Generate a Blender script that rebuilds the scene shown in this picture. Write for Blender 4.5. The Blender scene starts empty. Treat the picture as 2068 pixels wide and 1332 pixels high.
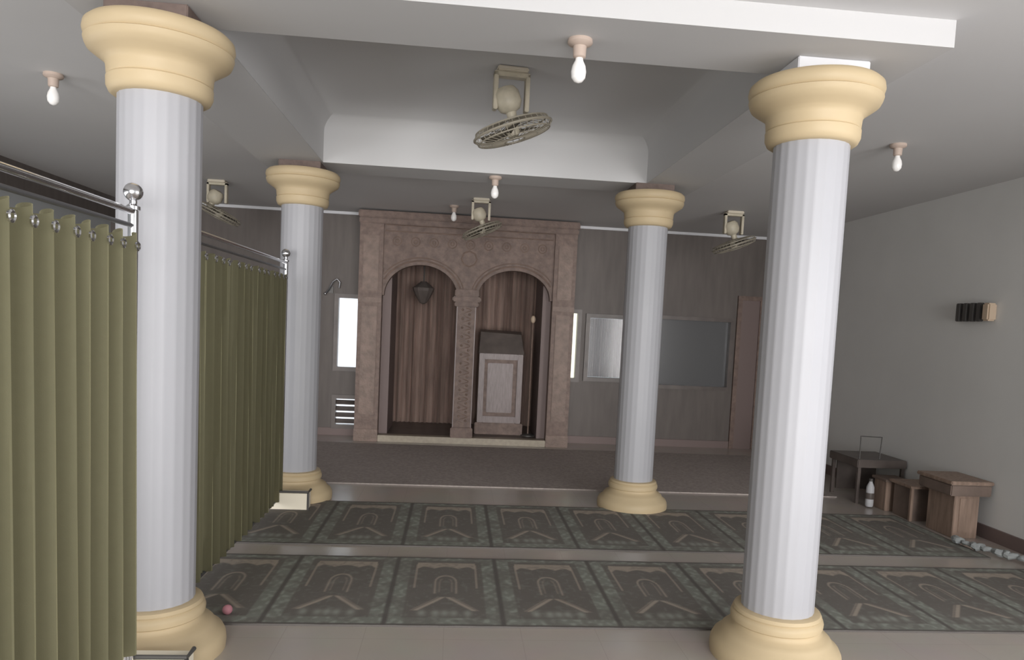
import bpy, bmesh, math, random
from mathutils import Vector, Matrix
import numpy as np
random.seed(7)
sc = bpy.context.scene
PI = math.pi

# ---------------------------------------------------------------- camera
f_px, yaw, pitch, roll, CH = 1479.0, 0.089, -0.0715, 0.048, 1.595
cx, cy = 1049.2, 762.5
fw = Vector((math.sin(yaw)*math.cos(pitch), math.cos(yaw)*math.cos(pitch), math.sin(pitch)))
r0 = Vector((math.cos(yaw), -math.sin(yaw), 0)); u0 = r0.cross(fw)
rt = math.cos(roll)*r0 + math.sin(roll)*u0
up = -math.sin(roll)*r0 + math.cos(roll)*u0
cam_d = bpy.data.cameras.new('camera'); cam = bpy.data.objects.new('camera', cam_d)
sc.collection.objects.link(cam)
m = Matrix((rt, up, -fw)).transposed().to_4x4(); m.translation = Vector((0, 0, CH))
cam.matrix_world = m
cam_d.sensor_fit = 'HORIZONTAL'; cam_d.sensor_width = 36.0
cam_d.lens = f_px/2068*36
cam_d.shift_x = -(cx-1034)/2068
cam_d.shift_y = (cy-666)/2068
cam_d.clip_start = .02
sc.camera = cam

# ---------------------------------------------------------------- world, daylight, exposure
w = bpy.data.worlds.new('World'); sc.world = w; w.use_nodes = True
bgn = w.node_tree.nodes['Background']
bgn.inputs[0].default_value = (.93, .96, 1.0, 1); bgn.inputs[1].default_value = .4

def area(name, loc, rot, sx, sy, power, col=(1, 1, 1)):
    l = bpy.data.lights.new(name, 'AREA'); l.shape = 'RECTANGLE'; l.size = sx; l.size_y = sy
    l.energy = power; l.color = col
    o = bpy.data.objects.new(name, l); sc.collection.objects.link(o)
    o.location = loc; o.rotation_euler = rot
    return o
# fill lamps added along both side walls to brighten columns, right wall and curtain
area('side_fill_left', (-4.42, 1.8, 1.15), (0, math.radians(-80), 0), 1.4, 5.0, 62, (.97, .98, 1.0))
area('side_fill_right', (4.42, .2, 1.5), (0, math.radians(90), 0), 2.2, 4.2, 110, (.98, .98, 1.0))
# daylight entering by the open front of the hall, behind the camera
area('daylight_front', (0.3, -3.2, 1.6), (math.radians(88), 0, 0), 7.5, 2.6, 25, (.97, .98, 1.0))
sl = bpy.data.lights.new('hazy_sun', 'SUN'); sl.energy = 5.3; sl.angle = math.radians(40); sl.color = (1.0, .985, .97)
so_ = bpy.data.objects.new('hazy_sun', sl); sc.collection.objects.link(so_)
so_.rotation_euler = Vector((-.06, 1.0, 0)).to_track_quat('-Z', 'Y').to_euler()

sc.view_settings.view_transform = 'Standard'
sc.view_settings.look = 'None'
sc.view_settings.exposure = 0.0
sc.view_settings.gamma = 1.0
sc.view_settings.use_curve_mapping = False

# ---------------------------------------------------------------- materials
def lin(c): return tuple(((v/255)/12.92 if v/255 <= .04045 else ((v/255+.055)/1.055)**2.4) for v in c)
M = {}
def mat(name, col, rough=.6, spec=.3, metal=0., var=0., vscale=4., bump=0., bscale=60., stretch=(1, 1, 1), emis=0, alpha=1):
    """col: linear albedo; var: brightness variation by noise"""
    if name in M: return M[name]
    mt = bpy.data.materials.new(name); mt.use_nodes = True
    nt = mt.node_tree; b = nt.nodes['Principled BSDF']
    b.inputs['Roughness'].default_value = rough
    b.inputs['Specular IOR Level'].default_value = spec
    b.inputs['Metallic'].default_value = metal
    b.inputs['Base Color'].default_value = (*col, 1)
    tc = nt.nodes.new('ShaderNodeTexCoord'); mp = nt.nodes.new('ShaderNodeMapping')
    mp.inputs['Scale'].default_value = stretch
    nt.links.new(tc.outputs['Object'], mp.inputs['Vector'])
    if var:
        n = nt.nodes.new('ShaderNodeTexNoise'); n.inputs['Scale'].default_value = vscale; n.inputs['Detail'].default_value = 5
        nt.links.new(mp.outputs[0], n.inputs['Vector'])
        r = nt.nodes.new('ShaderNodeValToRGB')
        r.color_ramp.elements[0].position = .3; r.color_ramp.elements[1].position = .7
        r.color_ramp.elements[0].color = (*[c*(1-var) for c in col], 1)
        r.color_ramp.elements[1].color = (*[min(1, c*(1+var)) for c in col], 1)
        nt.links.new(n.outputs['Fac'], r.inputs[0]); nt.links.new(r.outputs[0], b.inputs['Base Color'])
    if bump:
        n2 = nt.nodes.new('ShaderNodeTexNoise'); n2.inputs['Scale'].default_value = bscale; n2.inputs['Detail'].default_value = 4
        nt.links.new(mp.outputs[0], n2.inputs['Vector'])
        bm_ = nt.nodes.new('ShaderNodeBump'); bm_.inputs['Strength'].default_value = bump; bm_.inputs['Distance'].default_value = .01
        nt.links.new(n2.outputs['Fac'], bm_.inputs['Height']); nt.links.new(bm_.outputs[0], b.inputs['Normal'])
    if emis:
        b.inputs['Emission Color'].default_value = (*col, 1); b.inputs['Emission Strength'].default_value = emis
    M[name] = mt
    return mt
mat('white_paint', (0.404, 0.404, 0.427), .45, .35, var=.02, vscale=2)
mat('sand_paint', (0.554, 0.440, 0.277), .5, .3, var=.03, vscale=6)
mat('ceiling_paint', (0.672, 0.664, 0.664), .75, .2, var=.02, vscale=.8)
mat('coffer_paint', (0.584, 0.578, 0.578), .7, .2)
mat('wall_paint', (0.83, 0.83, 0.815), .8, .15, var=.04, vscale=1.0)
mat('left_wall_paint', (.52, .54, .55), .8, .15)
mat('dark_panel', (0.138, 0.118, 0.108), .5, .3, var=.12, vscale=3, stretch=(4, 4, .6))
mat('carved_wood', (0.197, 0.140, 0.117), .5, .3, var=.22, vscale=14, bump=.5, bscale=35)
mat('carved_wood_light', (0.227, 0.162, 0.132), .45, .35, var=.18, vscale=12, bump=.5, bscale=40)
mat('niche_wood', (0.393, 0.295, 0.254), .32, .5, var=.25, vscale=5, stretch=(3, 3, .35), bump=.2)
mat('dark_wood', (0.128, 0.106, 0.096), .4, .4, var=.2, vscale=6)
mat('silver_wood', (0.269, 0.218, 0.211), .4, .4, var=.15, vscale=8, stretch=(6, 6, 1))
mat('desk_wood', (.32, .23, .18), .5, .35, var=.25, vscale=5, stretch=(6, 6, .8))
mat('desk_wood_dark', (.20, .15, .125), .5, .35, var=.25, vscale=5)
mat('board_brown', (.16, .12, .105), .6, .2, var=.2, vscale=20)
mat('board_white', (.68, .68, .70), .6, .2)
mat('olive_cloth', (.100, .094, .060), .85, .1, var=.07, vscale=40, bump=.25, bscale=260)
mat('chrome', (.72, .72, .74), .16, .5, metal=1)
mat('steel_dark', (.20, .20, .21), .35, .5, metal=.7)
mat('dark_metal', (.11, .105, .10), .45, .4, metal=.3)
mat('cream_plastic', (.58, .52, .42), .45, .4)
mat('fan_plastic', (.50, .45, .35), .45, .4, var=.12, vscale=20)
mat('fan_cage', (.30, .27, .215), .45, .4)
mat('fan_dark', (.12, .105, .08), .5, .3)
mat('bulb_glass', (.92, .90, .88), .25, .5)
mat('socket', (.50, .40, .34), .5, .3)
mat('cream_block', (.90, .83, .68), .5, .3)
mat('brown_base', (.20, .15, .14), .5, .3)
mat('white_plastic', (.55, .55, .57), .5, .4)
mat('paper', (.8, .77, .68), .8, .1)
mat('pink', (.48, .22, .25), .7, .1)
mat('pale_cloth', (.36, .38, .38), .7, .2, bump=.6, bscale=40)
mat('dark_carpet', (0.402, 0.352, 0.327), .95, .05, var=.15, vscale=30, bump=.4, bscale=300)
mat('beige_stone', (.40, .345, .27), .4, .4, var=.1, vscale=20)
mat('drape', (.30, .25, .24), .8, .1, var=.15, vscale=6, stretch=(8, 1, .5))
mat('tan_cap', (.60, .47, .35), .5, .3)
mat('ground', (.75, .77, .78), .9, .1)

def sheer(name, k):
    nt = M[name].node_tree; b = nt.nodes['Principled BSDF']; o = nt.nodes['Material Output']
    t = nt.nodes.new('ShaderNodeBsdfTranslucent'); mx = nt.nodes.new('ShaderNodeMixShader'); mx.inputs[0].default_value = k
    b.inputs['Sheen Weight'].default_value = 1.0; b.inputs['Sheen Roughness'].default_value = .35; b.inputs['Sheen Tint'].default_value = (.9, .86, .55, 1)
    t.inputs['Color'].default_value = (.70, .66, .42, 1)
    nt.links.new(b.outputs[0], mx.inputs[1]); nt.links.new(t.outputs[0], mx.inputs[2]); nt.links.new(mx.outputs[0], o.inputs[0])
sheer('olive_cloth', .38)

def floor_mat():
    mt = bpy.data.materials.new('floor_tile'); mt.use_nodes = True; nt = mt.node_tree; b = nt.nodes['Principled BSDF']
    tc = nt.nodes.new('ShaderNodeTexCoord')
    br = nt.nodes.new('ShaderNodeTexBrick'); br.offset = 0; br.squash = 1
    br.inputs['Scale'].default_value = 1; br.inputs['Mortar Size'].default_value = .0016
    br.inputs['Brick Width'].default_value = .4; br.inputs['Row Height'].default_value = .4
    br.inputs['Color1'].default_value = (.50, .45, .405, 1); br.inputs['Color2'].default_value = (.51, .46, .415, 1)
    br.inputs['Mortar'].default_value = (.44, .395, .355, 1)
    nt.links.new(tc.outputs['Object'], br.inputs['Vector'])
    n = nt.nodes.new('ShaderNodeTexNoise'); n.inputs['Scale'].default_value = 3.; n.inputs['Detail'].default_value = 6
    nt.links.new(tc.outputs['Object'], n.inputs['Vector'])
    mx = nt.nodes.new('ShaderNodeMixRGB'); mx.blend_type = 'MULTIPLY'; mx.inputs[0].default_value = .15
    nt.links.new(br.outputs['Color'], mx.inputs[1]); nt.links.new(n.outputs['Color'], mx.inputs[2])
    nt.links.new(mx.outputs[0], b.inputs['Base Color'])
    b.inputs['Roughness'].default_value = .2; b.inputs['Specular IOR Level'].default_value = .4
    M['floor_tile'] = mt
floor_mat()

def glass_mat(name, tint, rough, op):
    """window pane: part clear, part surface colour and gloss"""
    mt = bpy.data.materials.new(name); mt.use_nodes = True; nt = mt.node_tree
    b = nt.nodes['Principled BSDF']; b.inputs['Base Color'].default_value = (*tint, 1); b.inputs['Roughness'].default_value = rough
    b.inputs['Specular IOR Level'].default_value = 1.0
    t = nt.nodes.new('ShaderNodeBsdfTransparent'); mx = nt.nodes.new('ShaderNodeMixShader'); mx.inputs[0].default_value = op
    nt.links.new(t.outputs[0], mx.inputs[1]); nt.links.new(b.outputs[0], mx.inputs[2])
    nt.links.new(mx.outputs[0], nt.nodes['Material Output'].inputs[0])
    M[name] = mt
mat('pane_daylight', (.86, .93, 1.0), .3, .5, emis=1.0)
mat('pane_daylight_warm', (1.0, 1.0, .80), .3, .5, emis=.85)
glass_mat('pane_clear', (.6, .65, .7), .1, .15)
glass_mat('pane_dark', (.13, .13, .135), .12, .97)

def rug_mat():
    mt = bpy.data.materials.new('rug_pattern'); mt.use_nodes = True; nt = mt.node_tree; b = nt.nodes['Principled BSDF']
    at = nt.nodes.new('ShaderNodeAttribute'); at.attribute_name = 'Col'
    tc = nt.nodes.new('ShaderNodeTexCoord'); n = nt.nodes.new('ShaderNodeTexNoise'); n.inputs['Scale'].default_value = 220
    nt.links.new(tc.outputs['Object'], n.inputs['Vector'])
    bp = nt.nodes.new('ShaderNodeBump'); bp.inputs['Strength'].default_value = .5; bp.inputs['Distance'].default_value = .004
    nt.links.new(n.outputs['Fac'], bp.inputs['Height']); nt.links.new(bp.outputs[0], b.inputs['Normal'])
    nt.links.new(at.outputs['Color'], b.inputs['Base Color']); b.inputs['Roughness'].default_value = .95
    b.inputs['Specular IOR Level'].default_value = .05
    M['rug_pattern'] = mt
rug_mat()

# ---------------------------------------------------------------- mesh helpers
class MB:
    def __init__(s): s.v = []; s.f = []
    def add(s, vs, fs):
        o = len(s.v); s.v += [tuple(p) for p in vs]; s.f += [[i+o for i in q] for q in fs]; return s
    def box(s, x0, x1, y0, y1, z0, z1, b=0.0):
        if b:
            bm = bmesh.new(); bmesh.ops.create_cube(bm, size=1)
            for v in bm.verts:
                v.co = ((x0+x1)/2+v.co.x*(x1-x0), (y0+y1)/2+v.co.y*(y1-y0), (z0+z1)/2+v.co.z*(z1-z0))
            bmesh.ops.bevel(bm, geom=bm.edges[:], offset=b, segments=2, affect='EDGES')
            bm.verts.ensure_lookup_table(); bm.verts.index_update()
            s.add([v.co.copy() for v in bm.verts], [[v.index for v in q.verts] for q in bm.faces]); bm.free(); return s
        vs = [(x, y, z) for z in (z0, z1) for y in (y0, y1) for x in (x0, x1)]
        return s.add(vs, [[0, 2, 3, 1], [4, 5, 7, 6], [0, 1, 5, 4], [2, 6, 7, 3], [0, 4, 6, 2], [1, 3, 7, 5]])
    def lathe(s, prof, n=48, c=(0, 0, 0), flute=0, nf=24, mtx=None):
        vs = []; fs = []
        for r, z in prof:
            for i in range(n):
                a = 2*PI*i/n
                rr = r - (flute*(abs(math.sin(a*nf/2))) if flute else 0)
                vs.append(Vector((rr*math.cos(a), rr*math.sin(a), z)))
        k = len(prof)
        for j in range(k-1):
            for i in range(n):
                fs.append([j*n+i, j*n+(i+1) % n, (j+1)*n+(i+1) % n, (j+1)*n+i])
        fs.append(list(range(n))[::-1]); fs.append([(k-1)*n+i for i in range(n)])
        if mtx: vs = [mtx @ v for v in vs]
        vs = [v+Vector(c) for v in vs]
        return s.add(vs, fs)
    def tube(s, pts, r, n=10, closed=False):
        pts = [Vector(p) for p in pts]; k = len(pts); vs = []; fs = []
        prev = None
        for i, p in enumerate(pts):
            if closed: t = pts[(i+1) % k]-pts[i-1]
            else: t = pts[min(i+1, k-1)]-pts[max(i-1, 0)]
            t.normalize()
            if prev is None:
                a = Vector((0, 0, 1)) if abs(t.z) < .9 else Vector((1, 0, 0)); nx = t.cross(a).normalized()
            else:
                nx = (prev-t*prev.dot(t)).normalized()
            prev = nx; ny = t.cross(nx)
            rr = r[i] if isinstance(r, (list, tuple)) else r
            for j in range(n):
                a = 2*PI*j/n; vs.append(p+nx*math.cos(a)*rr+ny*math.sin(a)*rr)
        m_ = k if closed else k-1
        for i in range(m_):
            for j in range(n):
                i2 = (i+1) % k
                fs.append([i*n+j, i*n+(j+1) % n, i2*n+(j+1) % n, i2*n+j])
        if not closed: fs.append(list(range(n))[::-1]); fs.append([(k-1)*n+j for j in range(n)])
        return s.add(vs, fs)
    def ring(s, c, R_, r, mtx=None, seg=40, n=8):
        pts = [Vector((R_*math.cos(2*PI*i/seg), R_*math.sin(2*PI*i/seg), 0)) for i in range(seg)]
        if mtx: pts = [mtx @ p for p in pts]
        return s.tube([p+Vector(c) for p in pts], r, n, True)
    def ball(s, c, r, n=20, sc_=(1, 1, 1)):
        prof = [(max(1e-4, r*math.sin(PI*i/12)), -r*math.cos(PI*i/12)) for i in range(13)]
        k = MB().lathe(prof, n)
        return s.add([(c[0]+v[0]*sc_[0], c[1]+v[1]*sc_[1], c[2]+v[2]*sc_[2]) for v in k.v], k.f)
    def prism(s, poly, y0, y1):
        """polygon in XZ extruded along Y"""
        n = len(poly); vs = [(x, y0, z) for x, z in poly]+[(x, y1, z) for x, z in poly]
        return s.add(vs, [list(range(n))[::-1], [n+i for i in range(n)]]+[[i, (i+1) % n, n+(i+1) % n, n+i] for i in range(n)])
    def build(s, name, m_, parent=None, smooth=False, origin=None):
        o0 = Vector(origin) if origin else Vector((0, 0, 0))
        me = bpy.data.meshes.new(name)
        me.from_pydata([tuple(Vector(v)-o0) for v in s.v], [], s.f)
        bm = bmesh.new(); bm.from_mesh(me); bmesh.ops.recalc_face_normals(bm, faces=bm.faces[:]); bm.to_mesh(me); bm.free()
        me.materials.append(M[m_] if isinstance(m_, str) else m_)
        ob = bpy.data.objects.new(name, me); sc.collection.objects.link(ob); ob.location = o0
        if parent: ob.parent = parent
        if smooth:
            me.shade_smooth()
            try: me.set_sharp_from_angle(angle=math.radians(38))
            except Exception: pass
        return ob
def tag(o, label=None, cat=None, group=None, kind=None):
    if label: o['label'] = label
    if cat: o['category'] = cat
    if group: o['group'] = group
    if kind: o['kind'] = kind
    return o
def thing(name, loc, label, cat, group=None, rz=0):
    o = bpy.data.objects.new(name, None); o.empty_display_size = .1; sc.collection.objects.link(o)
    o.location = loc; o.rotation_euler = (0, 0, rz)
    return tag(o, label, cat, group)
def copy_tree(o, parent=None):
    c = o.copy(); sc.collection.objects.link(c); c.parent = parent
    for ch in list(o.children): copy_tree(ch, c)
    return c
def struct(name, mb, m_, **k):
    return tag(mb.build(name, m_, **k), kind='structure')
def box(*a, **k): return MB().box(*a, **k)

# ================================================================ setting
XW, XLW, YB, YR, HC, HS = 4.5, -4.5, 10.0, -3.4, 2.98, 2.866
X0, X1, Y0, Y1 = -1.70, 2.07, 3.06, 6.76        # ring beam outer
IX0, IX1, IY0, IY1 = -1.16, 1.585, 3.54, 6.32   # ring beam inner
struct('floor', box(XLW-.2, XW+.2, YR-.2, 11.2, -.2, 0), 'floor_tile')

# ceiling: four slabs round the coffer opening and the coffer dome
c = MB()
T = .5
c.box(XLW-.2, IX0-.001, YR, YB+.2, HC, HC+T); c.box(IX1+.001, XW+.2, YR, YB+.2, HC, HC+T)
c.box(IX0-.001, IX1+.001, YR, IY0-.001, HC, HC+T); c.box(IX0-.001, IX1+.001, IY1+.001, YB+.2, HC, HC+T)
struct('ceiling', c, 'ceiling_paint')
# coffer lining: vertical faces curving into a flat top
prof = [(0, HS+.0005), (0, 3.08), (0, 3.119)]+[(.30-.30*math.cos(a), 3.12+.18*math.sin(a)) for a in [PI/2*i/10 for i in range(1, 11)]]
vs = []; fs = []
for d, z in prof:
    vs += [(IX0+.002+d, IY0+.002+d, z), (IX1-.002-d, IY0+.002+d, z), (IX1-.002-d, IY1-.002-d, z), (IX0+.002+d, IY1-.002-d, z)]
n = len(prof)
for j in range(n-1):
    for i in range(4): fs.append([j*4+i, j*4+(i+1) % 4, (j+1)*4+(i+1) % 4, (j+1)*4+i])
fs.append([(n-1)*4+i for i in range(4)])
me_ = MB().add(vs, fs)
struct('trim_1', me_, 'coffer_paint', smooth=True)
rb = MB()
rb.box(X0, IX0, Y0, Y1, HS, HC+.001); rb.box(IX1, X1, Y0, Y1, HS, HC+.001)
rb.box(IX0, IX1, Y0, IY0, HS, HC+.001); rb.box(IX0, IX1, IY1, Y1, HS, HC+.001)
struct('trim_2', rb, 'coffer_paint')

wr = MB(); wr.box(XW, XW+.2, YR, -1.9, 0, HC); wr.box(XW, XW+.2, 2.3, YB+.2, 0, HC); wr.box(XW, XW+.2, -1.9, 2.3, 2.6, HC)
struct('wall_right', wr, 'wall_paint')
wl = MB(); wl.box(XLW-.2, XLW, YR, YB+.2, 0, .9); wl.box(XLW-.2, XLW, YR, YB+.2, 2.2, HC)
for a, b in ((YR, .5), (1.9, 2.5), (3.9, 4.5), (5.9, 6.5), (7.9, YB+.2)): wl.box(XLW-.2, XLW, a, b, .9, 2.2)
struct('wall_left', wl, 'left_wall_paint')
struct('trim_3', box(XLW, XLW+.08, YR, YB, 2.70, HC), 'dark_panel')

# back wall with its openings
wins = [(-1.60, -1.27, .90, 1.87), (-1.60, -1.27, .12, .52), (1.50, 1.68, .88, 1.82), (1.80, 2.42, .90, 1.77), (2.80, 3.84, .84, 1.80)]
def wall_with_holes(x0, x1, z0, z1, y0, y1, holes):
    xs = sorted({x0, x1, *[h[0] for h in holes], *[h[1] for h in holes]}); zs = sorted({z0, z1, *[h[2] for h in holes], *[h[3] for h in holes]})
    mb = MB()
    for i in range(len(xs)-1):
        for j in range(len(zs)-1):
            xm = (xs[i]+xs[i+1])/2; zm = (zs[j]+zs[j+1])/2
            if any(h[0] < xm < h[1] and h[2] < zm < h[3] for h in holes): continue
            mb.box(xs[i], xs[i+1], y0, y1, zs[j], zs[j+1])
    return mb
struct('wall_back', wall_with_holes(XLW, XW, 0, HC, YB, YB+.2, wins+[(-1.0, 1.30, 0, 2.5)]), 'dark_panel')
tr = MB(); tr.box(XLW, XW, YB-.03, YB, HC-.035, HC)
struct('trim_4', tr, 'board_white')
struct('baseboard_right', box(XW-.02, XW, 2.3, YB, 0, .11), 'brown_base')
struct('baseboard_back', MB().box(XLW, -1.3, YB-.02, YB, 0, .1).box(1.55, XW-.02, YB-.02, YB, 0, .1), 'brown_base')
# rear wall with three wide openings behind the camera
struct('wall_rear', wall_with_holes(XLW-.2, XW+.2, 0, HC+.3, YR-.2, YR, [(-4.3, -1.6, 0, HC), (-1.4, 1.7, 0, HC), (1.9, 4.3, 0, HC)]), 'wall_paint')

# niche behind the facade (part of the room shell)
nb = MB(); nb.box(-1.1, 1.4, 11.0, 11.1, 0, 2.7); nb.box(-1.1, -1.0, YB, 11.0, 0, 2.7); nb.box(1.3, 1.4, YB, 11.0, 0, 2.7); nb.box(-1.1, 1.4, YB+.2, 11.1, 2.5, 2.7)
struct('wall_niche', nb, 'dark_panel')

# windows
def window(k, i, pane='pane_clear', louv=0):
    x0, x1, z0, z1 = wins[k]
    t = .025
    fr = MB().box(x0-.03, x0+t, YB-.03, YB+.07, z0-.03, z1+.03).box(x1-t, x1+.03, YB-.03, YB+.05, z0-.03, z1+.03)
    fr.box(x0+t, x1-t, YB-.03, YB+.05, z0-.03, z0+t).box(x0+t, x1-t, YB-.03, YB+.05, z1-t, z1+.03)
    root = struct('window_%d' % i, fr, 'dark_wood')
    if louv:
        for q in range(louv):
            z = z0+.03+(z1-z0-.06)*(q+.5)/louv
            MB().add([(x0+t, YB-.02, z-.03), (x1-t, YB-.02, z-.03), (x1-t, YB+.04, z+.02), (x0+t, YB+.04, z+.02),
                      (x0+t, YB-.02, z-.022), (x1-t, YB-.02, z-.022), (x1-t, YB+.04, z+.028), (x0+t, YB+.04, z+.028)],
                     [[0, 1, 2, 3], [4, 5, 6, 7], [0, 1, 5, 4], [2, 3, 7, 6], [0, 3, 7, 4], [1, 2, 6, 5]]).build('louvre_slat', 'dark_wood', root)
    if 1:
        MB().box(x0+t, x1-t, YB+.06, YB+.068, z0+t, z1-t).build('pane', pane, root)
    return root
window(0, 1, 'pane_daylight'); window(1, 2, 'pane_daylight', louv=4); window(2, 3, 'pane_daylight_warm'); window(3, 4); window(4, 5, 'pane_dark')
# crossbar of the tall left window
# ground outside
tag(box(-9, 9, 11.3, 26, -.25, -.05).build('ground', 'ground'), kind='structure')

# door frame right of the glass
dm = MB().box(3.90, 3.96, YB-.04, YB, 0, 2.15).box(4.22, 4.28, YB-.04, YB, 0, 2.15).box(3.96, 4.22, YB-.04, YB, 2.09, 2.15)
dr = struct('door_1', dm, 'carved_wood')
box(3.96, 4.22, YB-.02, YB, .1, 2.09).build('door_leaf', 'brown_base', dr)

# ================================================================ columns
XL, XR_, YN, YF = -1.344, 1.656, 3.45, 6.46
def column(board):
    t = thing('column', (0, 0, 0), '', 'column', 'white columns with sand coloured capitals')
    base = [(.312, 0), (.315, .03), (.312, .06), (.30, .085), (.272, .105), (.262, .125), (.245, .14), (.222, .152), (.212, .165), (.212, .178),
            (.220, .185), (.222, .205), (.218, .220), (.208, .228), (.212, .236), (.205, .25), (.19, .256), (.15, .256)]
    MB().lathe(base, 64).build('base', 'sand_paint', t, smooth=True)
    MB().lathe([(.174, .25), (.174, .9), (.173, 2.515)], 144, flute=.002, nf=24).build('shaft', 'white_paint', t, smooth=True)
    cap = [(.15, 2.508), (.19, 2.508), (.205, 2.518), (.215, 2.54), (.216, 2.575), (.209, 2.582), (.214, 2.590), (.217, 2.625), (.222, 2.64), (.240, 2.655),
           (.265, 2.672), (.290, 2.690), (.297, 2.705), (.302, 2.722), (.292, 2.728), (.300, 2.736), (.306, 2.758), (.302, 2.782), (.285, 2.798), (.2, 2.805)]
    MB().lathe(cap, 72).build('capital', 'sand_paint', t, smooth=True)
    box(-.17, .17, -.17, .17, 2.80, HS, b=.004).build('top_board', board, t)
    return t
c1 = column('board_brown')
cols = [(XL, YN, 'large near white column on the left, half behind green curtain'), (XL, YF, 'far left white column at the end of green curtain'),
        (XR_, YF, 'far right white column standing on edge of prayer rug row'), (XR_, YN, 'large near white column on the right side')]
for i, (x, y, l) in enumerate(cols):
    o = c1 if i == 0 else copy_tree(c1)
    o.location = (x, y, 0); o['label'] = l
    if i == 3:
        for ch in o.children:
            if ch.name.startswith('top_board'):
                ch.data = ch.data.copy(); ch.data.materials[0] = M['board_white']

# ================================================================ prayer rugs
def smooth(a, b, x): 
    t = np.clip((x-a)/(b-a), 0, 1); return t*t*(3-2*t)
def rug_row(name, label, y0, y1, x0, nt, W=.632, seed=1):
    nx, ny = int(90*nt), 150
    xs = np.linspace(x0, x0+W*nt, nx+1); ys = np.linspace(y0, y1, ny+1)
    X, Y = np.meshgrid(xs, ys)
    u = ((X-x0)/W) % 1.0; v = (Y-y0)/(y1-y0)
    rng = np.random.RandomState(seed)
    def nz(sx, sy):
        g = rng.rand(ny//sy+3, nx//sx+3); yi = np.arange(ny+1)/sy; xi = np.arange(nx+1)/sx
        y_ = yi.astype(int); x_ = xi.astype(int); fy = (yi-y_)[:, None]; fx = (xi-x_)[None]
        return (g[y_][:, x_]*(1-fy)*(1-fx)+g[y_+1][:, x_]*fy*(1-fx)+g[y_][:, x_+1]*(1-fy)*fx+g[y_+1][:, x_+1]*fy*fx)
    n1 = nz(3, 3); n2 = nz(9, 9)
    dark = np.array([.19, .175, .16]); green = np.array([.27, .285, .25]); tan = np.array([.46, .395, .33]); blk = np.array([.145, .132, .124])
    C = np.ones(u.shape+(3,))*dark
    def put(mask, col, k=1.): 
        nonlocal C
        mk = (np.clip(mask, 0, 1)*k)[..., None]; C = C*(1-mk)+col*mk
    side = np.maximum(smooth(.15, .13, u), smooth(.85, .87, u))
    endb = np.maximum(smooth(.10, .08, v), smooth(.93, .95, v))
    fl = .5+.5*np.sin(u*2*PI*9)*np.sin(v*2*PI*11)
    put(np.maximum(side, endb), green, 0.75); put(np.maximum(side, endb)*smooth(.45, .75, n1*.6+fl*.4), green*1.35, .7)
    put(np.maximum(side, endb)*smooth(.55, .35, n2), dark, .55)
    # inner field speckle
    put((1-np.maximum(side, endb))*smooth(.6, .9, n1), green, .35)
    # scalloped band at the far end
    sc_ = .80+.035*np.abs(np.cos((u-.5)*PI/.6*2.5)) - .03*np.exp(-((np.abs(u-.5)-.28)/.03)**2)
    band = smooth(.20, .21, u)*smooth(.80, .79, u)*smooth(sc_-.01, sc_+.01, v)*smooth(.905, .895, v)
    put(band, tan, .8); put(band*smooth(.5, .8, n1), dark, .35)
    # side lines falling from the band
    ln = lambda d, w_: smooth(w_*1.5, w_*.5, np.abs(d))
    put(np.maximum(ln(u-.205, .010), ln(u-.795, .010))*smooth(.48, .5, v)*smooth(.88, .86, v), tan, .55)
    # small arch
    a = (u-.5)/.10; b = (v-.52)/.14
    rr = np.sqrt(a*a+np.maximum(0, b-.45)**2*2.0)
    put(ln(rr-1, .10)*smooth(.40, .42, v)*smooth(.70, .68, v), tan, .65)
    rr2 = np.sqrt((a*1.7)**2+np.maximum(0, b-.3)**2*2.6)
    put(ln(rr2-1, .14)*smooth(.42, .44, v)*smooth(.64, .62, v), tan, .3)
    # splayed lines under the arch
    t_ = (.36-v)/.18
    put(ln(np.abs(u-.5)-.02-.24*t_, .022)*smooth(-.02, .03, t_)*smooth(1.02, .97, t_), tan, .8)
    put(ln(np.abs(u-.5)-.06-.24*t_, .010)*smooth(-.02, .03, t_)*smooth(1.02, .97, t_), tan, .35)
    for cu in (.3, .42, .5, .58, .7):
        put(np.exp(-(((u-cu)/.035)**2+((v-.15)/.035)**2)), green*1.4, .7)
    # separators and bound edges
    put(np.maximum(smooth(.03, .015, u), smooth(.97, .985, u)), blk, .95)
    put(np.maximum(smooth(.025, .012, v), smooth(.975, .988, v)), blk, .95)
    h = .010
    Z = np.full(X.shape, h)+(n2-.5)*.002
    verts = np.stack([X, Y, Z], -1).reshape(-1, 3)
    idx = np.arange((nx+1)*(ny+1)).reshape(ny+1, nx+1)
    q = np.stack([idx[:-1, :-1], idx[:-1, 1:], idx[1:, 1:], idx[1:, :-1]], -1).reshape(-1, 4)
    # rim down to the floor
    per = list(idx[0, :])+list(idx[1:, -1])+list(idx[-1, -2::-1])+list(idx[-2:0:-1, 0])
    low = verts[per].copy(); low[:, 2] = 0.0005
    o = len(verts); verts = np.vstack([verts, low]); n_ = len(per)
    rim = [[per[i], o+i, o+(i+1) % n_, per[(i+1) % n_]] for i in range(n_)]
    faces = q.tolist()+rim
    me = bpy.data.meshes.new(name); me.from_pydata(verts.tolist(), [], faces)
    ca = me.color_attributes.new('Col', 'FLOAT_COLOR', 'POINT')
    cc = np.ones((len(verts), 4)); cc[:o, :3] = C.reshape(-1, 3); cc[o:, :3] = blk
    ca.data.foreach_set('color', cc.ravel())
    me.materials.append(M['rug_pattern'])
    ob = bpy.data.objects.new(name, me); sc.collection.objects.link(ob)
    return tag(ob, label, 'prayer rug', 'patterned green prayer rug rows')
rug_row('prayer_rug', 'long green prayer rug row nearest the front, with arch motifs', 3.745, 4.86, -1.58, 10, seed=1)
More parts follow.
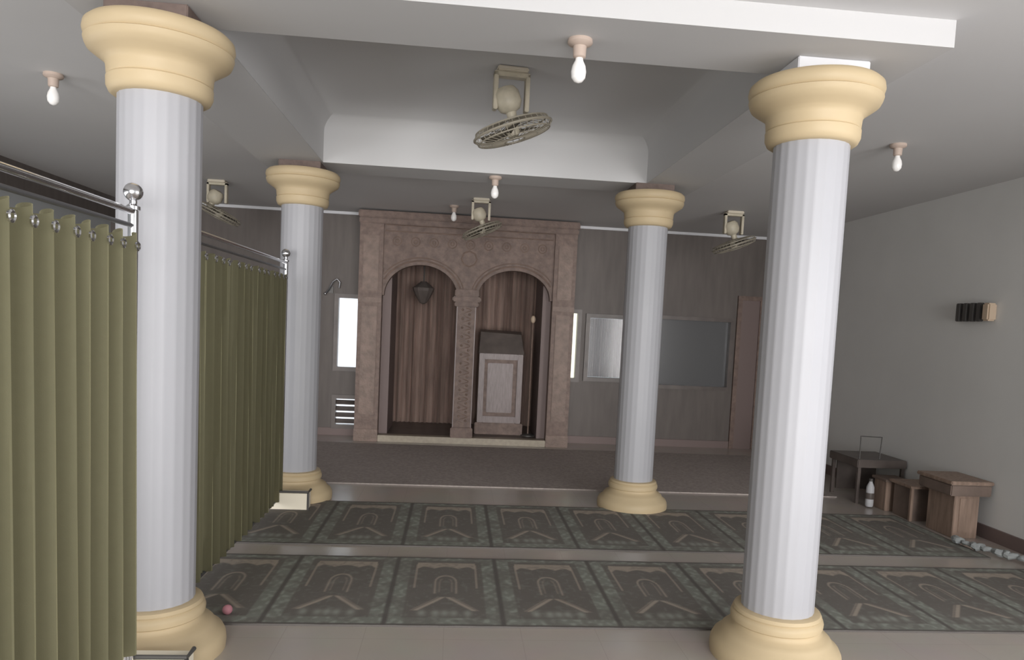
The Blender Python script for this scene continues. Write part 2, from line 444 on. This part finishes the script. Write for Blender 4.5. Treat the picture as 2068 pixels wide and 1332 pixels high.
rug_row('prayer_rug', 'second green prayer rug row, at the foot of the far columns', 5.11, 6.34, -1.58, 9, seed=2)
tag(MB().box(-1.9, 3.93, 7.05, 9.35, 0.0005, .012).build('carpet', 'dark_carpet'), 'plain dark carpet in front of the carved wooden prayer niche', 'carpet')

# ================================================================ facade of the prayer niche
YFc = 9.62
fac = thing('prayer_niche_facade', (0.14, YFc, 0), 'tall carved brown wooden facade with two round arches on the back wall', 'facade')
def arch_poly(cx_, hw, zs, za, n=28):
    return [(cx_-hw*math.cos(PI*i/n), zs+(za-zs)*math.sin(PI*i/n)) for i in range(n+1)]
A1 = (-.475, .475, 1.90, 2.31); A2 = (.735, .475, 1.93, 2.30)   # centre, half width, spring, apex
FX0, FX1, FH = -1.27, 1.53, 2.90
# arched panel: strips from the arch line up to the top
pn = MB()
def spandrel(mb, A, xa, xb, ztop, y0, y1):
    pts = arch_poly(*A)
    for i in range(len(pts)-1):
        (xa_, za_), (xb_, zb_) = pts[i], pts[i+1]
        mb.prism([(xa_, za_), (xb_, zb_), (xb_, ztop), (xa_, ztop)], y0, y1)
    if xa < A[0]-A[1]: mb.box(xa, A[0]-A[1], y0, y1, A[2], ztop)
    if xb > A[0]+A[1]: mb.box(A[0]+A[1], xb, y0, y1, A[2], ztop)
spandrel(pn, A1, -.97, .13, FH, YFc, YFc+.12); spandrel(pn, A2, .13, 1.24, FH, YFc, YFc+.12)
L = lambda mb, name, m_, **k: mb.build(name, m_, fac, **k)
def place(o):
    o.location -= fac.location; return o
place(L(pn, 'arched_panel', 'carved_wood'))
# relief line work on the panel
rl = MB()
for A in (A1, A2):
    for d, rr in ((.05, .012), (.09, .007)):
        pts = [(x+(x-A[0])/A[1]*d, YFc-.004, z+d*math.sin(PI*i/28)) for i, (x, z) in enumerate(arch_poly(*A))]
        pts = [p for p in pts if -.96 < p[0] < 1.23 and not (.08 < p[0] < .18)]
        rl.tube(pts, rr, 6)
for z in (2.72, 2.80): rl.tube([(-.95, YFc-.004, z), (1.22, YFc-.004, z)], .009, 6)
for k in range(9):
    x = -.8+k*.235; rl.ring((x, YFc, 2.60), .055, .007, Matrix.Rotation(PI/2, 3, 'X'), 20, 6); rl.ring((x, YFc, 2.60), .022, .007, Matrix.Rotation(PI/2, 3, 'X'), 14, 6)
rl.ring((.13, YFc, 2.42), .10, .012, Matrix.Rotation(PI/2, 3, 'X'), 8, 6)
place(L(rl, 'carved_relief', 'carved_wood_light', smooth=True))
for x0, x1 in ((FX0, -.97), (1.24, FX1)):
    p = MB().box(x0, x1, YFc-.05, YB, 0, FH)
    pa = place(L(p, 'pilaster', 'carved_wood'))
    q = MB()
    q.box(x0+.05, x1-.05, YFc-.065, YFc-.045, .35, 1.75, b=.006); q.box(x0+.05, x1-.05, YFc-.065, YFc-.045, 1.95, 2.65, b=.006)
    q.box(x0-.005, x1+.005, YFc-.07, YFc-.05, 0, .16, b=.006); q.box(x0, x1, YFc-.07, YFc-.05, 1.80, 1.86, b=.006)
    o = q.build('pilaster_panel', 'carved_wood_light', pa)
co = MB().box(FX0-.01, FX1+.01, YFc-.08, YFc-.05, FH-.10, FH-.03, b=.01).box(FX0-.02, FX1+.02, YFc-.10, YB, FH-.03, FH+.06, b=.012)
place(L(co, 'cornice', 'carved_wood'))
place(L(MB().box(-.97, 1.24, YFc-.06, YFc+.10, 0, .085, b=.008), 'step_edge', 'beige_stone'))
place(L(MB().box(-.97, 1.24, YFc+.10, 10.98, 0, .083), 'niche_step', 'dark_wood'))
# back panelling of the niche: vertical boards and folds
bp = MB()
xx = -.98
k = 0
while xx < 1.27:
    wdt = .055+.03*((k*37) % 5)/5
    bp.add([(xx, 10.95, .085), (xx+wdt*.5, 10.90-.02*(k % 3), .085), (xx+wdt, 10.95, .085), (xx, 10.95, 2.45), (xx+wdt*.5, 10.90-.02*(k % 3), 2.45), (xx+wdt, 10.95, 2.45)],
           [[0, 1, 4, 3], [1, 2, 5, 4], [0, 2, 1], [3, 4, 5], [0, 3, 5, 2]])
    xx += wdt; k += 1
place(L(bp, 'back_panelling', 'niche_wood'))
# inner jambs, dark
for a, b in ((-.99, -.86), (1.13, 1.29)): place(L(MB().box(a, b, YFc+.12, 10.6, .085, 2.45), 'inner_jamb', 'brown_base'))
# middle pillar
px0, px1 = -.005, .245
mp_ = MB().box(px0+.01, px1-.01, YFc-.04, YFc+.14, .22, 1.80)
pil = place(L(mp_, 'centre_pillar', 'carved_wood'))
MB().box(px0, px0+.012, YFc-.055, YFc-.035, .22, 1.80).box(px1-.012, px1, YFc-.055, YFc-.035, .22, 1.80).build('pillar_edging', 'silver_wood', pil)
cv = MB()
for k in range(26):
    z = .28+k*.058; s_ = 1 if k % 2 else -1
    cv.tube([((px0+px1)/2+s_*.065*math.sin(t), YFc-.045, z+.05*t/PI*1.1) for t in [PI*i/8 for i in range(9)]], .007, 5)
    cv.ball(((px0+px1)/2-s_*.045, YFc-.045, z+.03), .015, 8)
cv.build('pillar_carving', 'carved_wood_light', pil, smooth=True)
MB().box(px0-.03, px1+.03, YFc-.09, YFc+.15, 1.80, 1.86, b=.01).box(px0-.06, px1+.06, YFc-.11, YFc+.15, 1.86, 1.93, b=.015).box(px0-.03, px1+.03, YFc-.08, YFc+.13, 1.93, 2.02, b=.01).build('pillar_capital', 'carved_wood', pil)
MB().box(px0-.02, px1+.02, YFc-.08, YFc+.16, .085, .22, b=.01).build('pillar_base', 'carved_wood', pil)
place(L(MB().box(FX0, -.97, YFc+.0, YFc+.01, 0, .01), 'floor_shim', 'dark_wood')) if False else None

# hanging dark lantern in the left arch
ln_ = thing('pendant_lantern', (-.47, 10.2, 2.5), 'dark pendant lantern hanging inside the left arch of the niche', 'lamp')
MB().tube([(0, 0, 0), (0, 0, -.38)], .008, 8).build('rod', 'dark_metal', ln_)
MB().lathe([(.01, -.68), (.05, -.66), (.10, -.58), (.14, -.50), (.15, -.46), (.10, -.42), (.04, -.37)], 12).build('lantern_body', 'dark_wood', ln_)

# lectern inside the right arch
lt = thing('lectern', (.63, 10.15, .083), 'wooden lectern with pale framed front panel inside the right arch', 'lectern')
MB().box(-.28, .28, -.13, .28, .16, 1.10).build('body', 'carved_wood', lt)
fr = MB(); fr.box(-.30, -.225, -.165, -.13, .16, 1.11, b=.006).box(.225, .30, -.165, -.13, .16, 1.11, b=.006).box(-.225, .225, -.165, -.13, 1.03, 1.11, b=.006).box(-.225, .225, -.165, -.13, .16, .25, b=.006)
fr.build('front_frame', 'silver_wood', lt)
MB().box(-.18, .17, -.15, -.13, .30, .98, b=.008).build('front_panel', 'silver_wood', lt)
MB().box(-.33, .33, -.18, .30, .0, .16, b=.01).build('plinth', 'carved_wood', lt)
MB().add([(-.31, -.18, 1.11), (.31, -.18, 1.11), (.31, .28, 1.11), (-.31, .28, 1.11), (-.29, -.02, 1.40), (.27, -.02, 1.38), (.29, .26, 1.42), (-.29, .26, 1.43)],
         [[0, 3, 2, 1], [4, 5, 6, 7], [0, 1, 5, 4], [1, 2, 6, 5], [2, 3, 7, 6], [3, 0, 4, 7]]).build('book_rest', 'dark_wood', lt)
st = thing('microphone_stand', (1.04, 9.98, .083), 'thin brown upright stand beside the lectern in the right arch', 'stand')
MB().lathe([(.10, 0), (.10, .012), (.02, .03)], 20).build('base', 'dark_metal', st)
MB().tube([(0, 0, .02), (0, 0, 1.55)], .011, 8).build('pole', 'carved_wood_light', st)
MB().ball((0, 0, 1.60), .035, 14, (1, 1, 1.5)).build('head', 'tan_cap', st)

# drapes behind the second right window
d_ = MB()
for a, b in ((1.82, 1.99), (1.985, 2.16), (2.155, 2.41)):
    nn = 24; vs = []; fs = []
    for i in range(nn+1):
        x = a+(b-a)*i/nn; y = 10.10+.02*math.sin(i*1.4)
        vs += [(x, y, .93), (x, y, 1.74), (x, y+.006, .93), (x, y+.006, 1.74)]
    for i in range(nn):
        k = i*4; fs += [[k, k+4, k+5, k+1], [k+2, k+3, k+7, k+6]]
    d_.add(vs, fs)
o = d_.build('window_drape', 'drape', smooth=True)
tag(o, 'brownish gathered drape hanging in the window left of the far right column', 'drape')

# curled wall hook at the back left
hk = thing('wall_sconce', (-1.68, YB, 1.95), 'small curled metal wall bracket left of the carved facade', 'sconce')
MB().tube([(-.06, -.03, -.05), (-.02, -.06, .0), (.03, -.07, .10), (.08, -.06, .14), (.12, -.05, .10), (.11, -.05, .02)], .010, 8).build('arm', 'steel_dark', hk, smooth=True)
MB().ball((-.07, -.04, -.06), .02, 12).build('knob', 'chrome', hk, smooth=True)
MB().box(-.03, .03, -.02, 0, -.05, .05).build('wall_plate', 'dark_metal', hk)

# ================================================================ curtain stands
def stand(x, y0, y1, zr, label, zb=.03):
    t = thing('curtain_stand', (x, y1, 0), label, 'curtain stand', 'chrome curtain stands')
    ln2 = y1-y0
    MB().tube([(0, -ln2, zr), (0, 0, zr)], .013, 14).build('rail', 'chrome', t, smooth=True)
    MB().tube([(0, -ln2, zr-.055), (0, 0, zr-.055)], .009, 12).build('lower_rail', 'steel_dark', t, smooth=True)
    for yy in (0, -ln2):
        p = MB().tube([(0, yy, 0), (0, yy, zr+.01)], .019, 14).build('post', 'chrome', t, smooth=True)
        MB().lathe([(.012, zr), (.026, zr+.006), (.026, zr+.02), (.014, zr+.03), (.014, zr+.045)], 18, (0, yy, 0)).ball((0, yy, zr+.075), .036).build('finial', 'chrome', p, smooth=True)
        MB().tube([(-.28, yy, .02), (.16, yy, .02)], .016, 10).build('foot', 'steel_dark', t, smooth=True)
    MB().tube([(0, -ln2, .07), (0, 0, .07)], .012, 10).build('bottom_rail', 'steel_dark', t, smooth=True)
    return t
stand(-1.275, .55, 3.02, 1.965, 'chrome rail stand with ball finial in front of the near left column')
s2 = stand(-1.40, 3.82, 6.145, 2.00, 'chrome rail stand between the two left columns')
s2.location.z = .0115

def curtain(x, y0, y1, ztop, zbot, pitch_, amp, label, ringz, seed, extra=0.):
    rnd = random.Random(seed)
    t = thing('curtain', (x, y1, 0), label, 'curtain', 'olive green partition curtains')
    n = int((y1-y0)/pitch_*14); nz_ = 26
    ph = [rnd.uniform(-.5, .5) for _ in range(200)]; am = [rnd.uniform(.75, 1.2) for _ in range(200)]
    vs = []; fs = []
    for j in range(nz_+1):
        v = j/nz_; z = ztop+(zbot-ztop)*v
        for i in range(n+1):
            yy = (y1-y0)*(i/n); k = yy/pitch_
            ki = int(k); fr_ = k-ki; a = am[ki]*(1-fr_)+am[ki+1]*fr_; p_ = ph[ki]*(1-fr_)+ph[ki+1]*fr_
            off = amp*a*math.sin(2*PI*k+p_*.6+v*.5*math.sin(k*1.7)) + amp*extra*math.sin(2*PI*k*2.3+1.3+v)
            zz = z
            if v < .03: zz += .012*math.sin(2*PI*k+1.2)
            sag = (.0)
            vs.append((off*(.8+.35*v), -yy, zz-sag))
    for j in range(nz_):
        for i in range(n):
            a = j*(n+1)+i; fs.append([a, a+1, a+n+2, a+n+1])
    o = MB().add(vs, fs).build('curtain_cloth', 'olive_cloth', t, smooth=True)
    K = int((y1-y0)/pitch_)
    for k in range(K+1):
        yy = -(k+.25)*pitch_; best = -9
        for i in range(n+1):
            y_ = -vs[i][1]
            if k*pitch_ <= y_ <= (k+1)*pitch_ and vs[i][0] > best: best = vs[i][0]; yy = -y_
        if best < -1 or -yy > y1-y0-.03: break
        MB().ring((best+.006, yy, ringz), .014, .006, Matrix.Rotation(PI/2, 3, 'Y'), 16, 6).build('curtain_ring', 'chrome', t, smooth=True)
    return t
curtain(-1.275, .5, 3.005, 1.872, .20, .118, .042, 'olive green pleated curtain hanging on the near left stand', 1.828, 3)
curtain(-1.40, 3.84, 6.13, 1.905, .085, .150, .020, 'olive green curtain hanging between the two left columns', 1.885, 8, extra=.9)

# foot blocks
def foot_block(x0, x1, y0, y1, h, label, zb=0):
    t = thing('foot_block', ((x0+x1)/2, (y0+y1)/2, zb), label, 'block', 'cream foot blocks')
    a, b = (x1-x0)/2, (y1-y0)/2
    MB().box(-a, a, -b, b, 0, h-.012, b=.006).build('block_body', 'cream_block', t)
    MB().tube([(-a, -b, h-.004), (a, -b, h-.004), (a, b, h-.004)], .010, 8).tube([(a, -b-.002, .0), (a, -b-.002, h-.01)], .009, 8).build('metal_edge', 'dark_metal', t)
    return t
foot_block(-1.47, -1.055, 3.045, 3.13, .163, 'cream block with dark metal edge in front of near left column base')
foot_block(-1.50, -1.145, 6.00, 6.11, .15, 'cream block with dark metal edge in front of far left column base', .0115)

tag(MB().ball((-1.135, 3.86, .035), .026, 14).build('ball', 'pink', smooth=True), 'small pink ball on the front edge of the prayer rug', 'ball')

# ================================================================ bulbs and fans
def bulb(x, y, z, label):
    t = thing('light_bulb', (x, y, z), label, 'light bulb', 'ceiling bulbs in plain sockets')
    MB().lathe([(.054, 0), (.056, -.015), (.050, -.022), (.030, -.030), (.028, -.075), (.020, -.08)], 28).build('socket', 'socket', t, smooth=True)
    MB().lathe([(.016, -.075), (.018, -.09), (.030, -.115), (.034, -.14), (.031, -.165), (.018, -.182), (.003, -.187)], 24).build('bulb', 'bulb_glass', t, smooth=True)
    return t
bulb(.493, 3.31, HS, 'white bulb in round socket under near ceiling beam')
for x, y, z, l in ((.283, 6.45, HS, 'small white bulb under the far ceiling beam, between far columns'),
                   (-2.50, 4.80, HC, 'white bulb on ceiling left of the near left column'),
                   (3.02, 4.98, HC, 'white bulb on ceiling right of the near right column'),
                   (-.085, 8.9, HC, 'white bulb on ceiling just before the carved facade, left of a fan')):
    bulb(x, y, z, l)

def fan(x, y, z, rz, tilt, label, s=1.0, tx=0.):
    t = thing('ceiling_fan', (x, y, z), label, 'fan', 'ceiling orbit fans'); t.rotation_euler = (0, 0, rz); t.scale = (s, s, s)
    # hanger: plate and square yoke
    MB().box(-.09, .09, -.06, .06, -.025, 0, b=.006).build('ceiling_plate', 'cream_plastic', t)
    y_ = MB().box(-.105, -.080, -.03, .03, -.24, -.025, b=.004).box(.080, .105, -.03, .03, -.24, -.025, b=.004).box(-.105, .105, -.03, .03, -.05, -.022, b=.004)
    y_.build('yoke', 'fan_plastic', t)
    piv = Matrix.Rotation(tx, 3, 'X') @ Matrix.Rotation(tilt, 3, 'Y')
    mo = MB().lathe([(.02, -.10), (.055, -.11), (.075, -.14), (.078, -.20), (.06, -.235), (.03, -.25), (.028, -.30), (.01, -.31)], 28)
    mo.v = [tuple(piv @ (Vector(v)-Vector((0, 0, -.17)))+Vector((-.02, 0, -.17))) for v in mo.v]
    mo.build('motor', 'fan_plastic', t, smooth=True)
    C0 = Vector((.02, 0, -.35))+Vector((0, 0, .0))
    tr_ = lambda p: tuple(piv @ Vector(p)+C0)
    cg = MB(); R0 = .232
    for zz, rr, th in ((0.03, R0*.93, .0045), (0, R0, .008), (-.03, R0*.93, .0045), (-.045, R0*.60, .003), (.045, R0*.60, .003), (-.052, .06, .004), (.052, .06, .004)):
        cg.tube([tr_((rr*math.cos(2*PI*i/44), rr*math.sin(2*PI*i/44), zz)) for i in range(44)], th, 6, True)
    for k in range(36):
        a = 2*PI*k/36
        for sg in (1, -1):
            cg.tube([tr_((q*math.cos(a), q*math.sin(a), sg*h_)) for q, h_ in ((.05, .052), (R0*.6, .046), (R0*.93, .03), (R0, .002))], .0022, 4)
    cg.build('cage', 'fan_cage', t, smooth=True)
    for k in range(3):
        bl = MB(); n_ = 8; a0 = 2*PI*k/3+.4; vs = []
        for i in range(n_+1):
            q = .035+.165*i/n_; w_ = .25+.22*math.sin(PI*min(1, .25+i/n_*.75))
            for e, s2 in ((-1, -1), (1, 1)):
                ang = a0+e*w_; vs.append(tr_((q*math.cos(ang), q*math.sin(ang), s2*.016)))
        bl.add(vs, [[2*i, 2*i+1, 2*i+3, 2*i+2] for i in range(n_)])
        ob = bl.build('blade', 'fan_dark', t, smooth=True); ob.modifiers.new('s', 'SOLIDIFY').thickness = .003
    hb = MB().lathe([(.03, -.03), (.04, -.01), (.04, .03), (.02, .05)], 20); hb.v = [tr_(v) for v in hb.v]; hb.build('hub', 'fan_plastic', t, smooth=True)
    return t
f1 = fan(.30, 5.02, 3.295, 0.1, -.32, 'tilted beige orbit fan in the middle of the raised ceiling coffer', 1.15)
fan(.22, 8.3, HC, 0, -.40, 'beige orbit fan hanging before the top of the carved facade', 1.0)
fan(3.05, 8.1, HC, 0, -.36, 'beige orbit fan between the two right columns', 1.05)
fan(-2.60, 8.2, HC, 0, .45, 'dim orbit fan above the curtain, between the left columns', 1.0)

# ================================================================ right wall fitting
wf = thing('wall_fitting', (XW, 6.0, 1.895), 'small dark ribbed fitting with a tan end cap on the right wall', 'wall fitting')
MB().box(-.035, 0, -.13, .24, -.07, .07, b=.006).build('back_plate', 'brown_base', wf)
for k in range(4):
    MB().box(-.07, -.03, -.10+k*.085, -.045+k*.085, -.08, .08, b=.006).build('rib', 'dark_metal', wf)
MB().box(-.08, 0, -.21, -.13, -.075, .075, b=.012).build('end_cap', 'tan_cap', wf)

# ================================================================ low desks in the right corner
t = thing('low_desk', (4.29, 5.66, 0), 'tall brown wooden box desk standing nearest, against right wall', 'desk', 'low wooden desks')
MB().box(-.11, .11, 0, .34, 0, .42, b=.004).build('cabinet', 'desk_wood', t)
MB().box(-.065, .065, -.006, .004, .05, .34, b=.003).build('front_panel', 'desk_wood', t)
MB().box(-.17, .19, -.03, .40, .36, .455, b=.008).build('apron', 'desk_wood_dark', t)
MB().box(-.18, .20, -.04, .42, .455, .485, b=.006).build('desk_top', 'desk_wood', t)
t = thing('low_desk', (4.27, 6.17, 0), 'dark low desk with a pale front post, behind the nearest desk', 'desk', 'low wooden desks')
for a in (-.13, .105): MB().box(a, a+.025, 0, .03, 0, .30, b=.003).build('post', 'desk_wood', t)
MB().box(-.105, .105, .02, .30, 0, .30).build('cabinet', 'desk_wood_dark', t)
MB().box(-.15, .15, -.02, .32, .30, .325, b=.004).build('desk_top', 'desk_wood', t)
tag(MB().box(4.32, 4.42, 6.16, 6.30, .3255, .345, b=.002).build('paper_stack', 'paper'), 'small white paper stack on the dark low desk', 'paper')
t = thing('low_desk', (4.23, 6.54, 0), 'small brown low box desk in front of the dark corner table', 'desk', 'low wooden desks')
MB().box(-.10, .10, 0, .20, 0, .28, b=.004).build('cabinet', 'desk_wood', t)
MB().box(-.12, .12, -.02, .22, .28, .305, b=.004).build('desk_top', 'desk_wood_dark', t)
t = thing('table', (4.24, 6.80, 0), 'dark low table in the corner with a metal frame on top', 'table')
MB().box(-.26, .25, 0, .55, .36, .44, b=.006).build('table_top', 'dark_wood', t)
for x in (-.24, .21):
    for y in (.02, .50):
        MB().box(x, x+.03, y, y+.03, 0, .36).build('leg', 'dark_wood', t)
MB().box(-.20, .22, .48, .50, .05, .36).build('back_panel', 'dark_wood', t)
tag(MB().tube([(4.03, 6.86, .44), (4.025, 6.86, .665), (4.245, 6.86, .66), (4.235, 6.86, .44)], .006, 8).build('metal_frame', 'dark_metal'), 'thin dark upright metal frame standing on the corner table', 'frame')
bo = thing('water_bottle', (4.045, 6.66, 0.012), 'white plastic bottle with a dark band, on the floor left of the low desks', 'bottle')
MB().lathe([(.030, 0), (.036, .01), (.038, .05), (.036, .09), (.037, .15), (.036, .19), (.022, .225), (.016, .235), (.016, .25)], 24).build('body', 'white_plastic', bo, smooth=True)
MB().lathe([(.039, .075), (.0395, .08), (.0395, .13), (.039, .135)], 24).build('label_band', 'dark_wood', bo, smooth=True)
MB().lathe([(.018, .246), (.018, .27), (.015, .272)], 16).build('cap', 'dark_metal', bo)
# crumpled cloth strip on the floor
pts = []; rr = []
rnd = random.Random(5)
for i in range(40):
    s = i/39
    pts.append((4.07+.25*s**1.6+.012*math.sin(i*1.3), 5.50-.62*s, .040+.012*abs(math.sin(i*.9)))); rr.append(.020+.007*math.sin(i*.55)+.003*rnd.random()+.006*s)
tag(MB().tube(pts, rr, 8).build('cloth_strip', 'pale_cloth', smooth=True), 'crumpled pale cloth strip lying on the floor by the right wall', 'cloth')
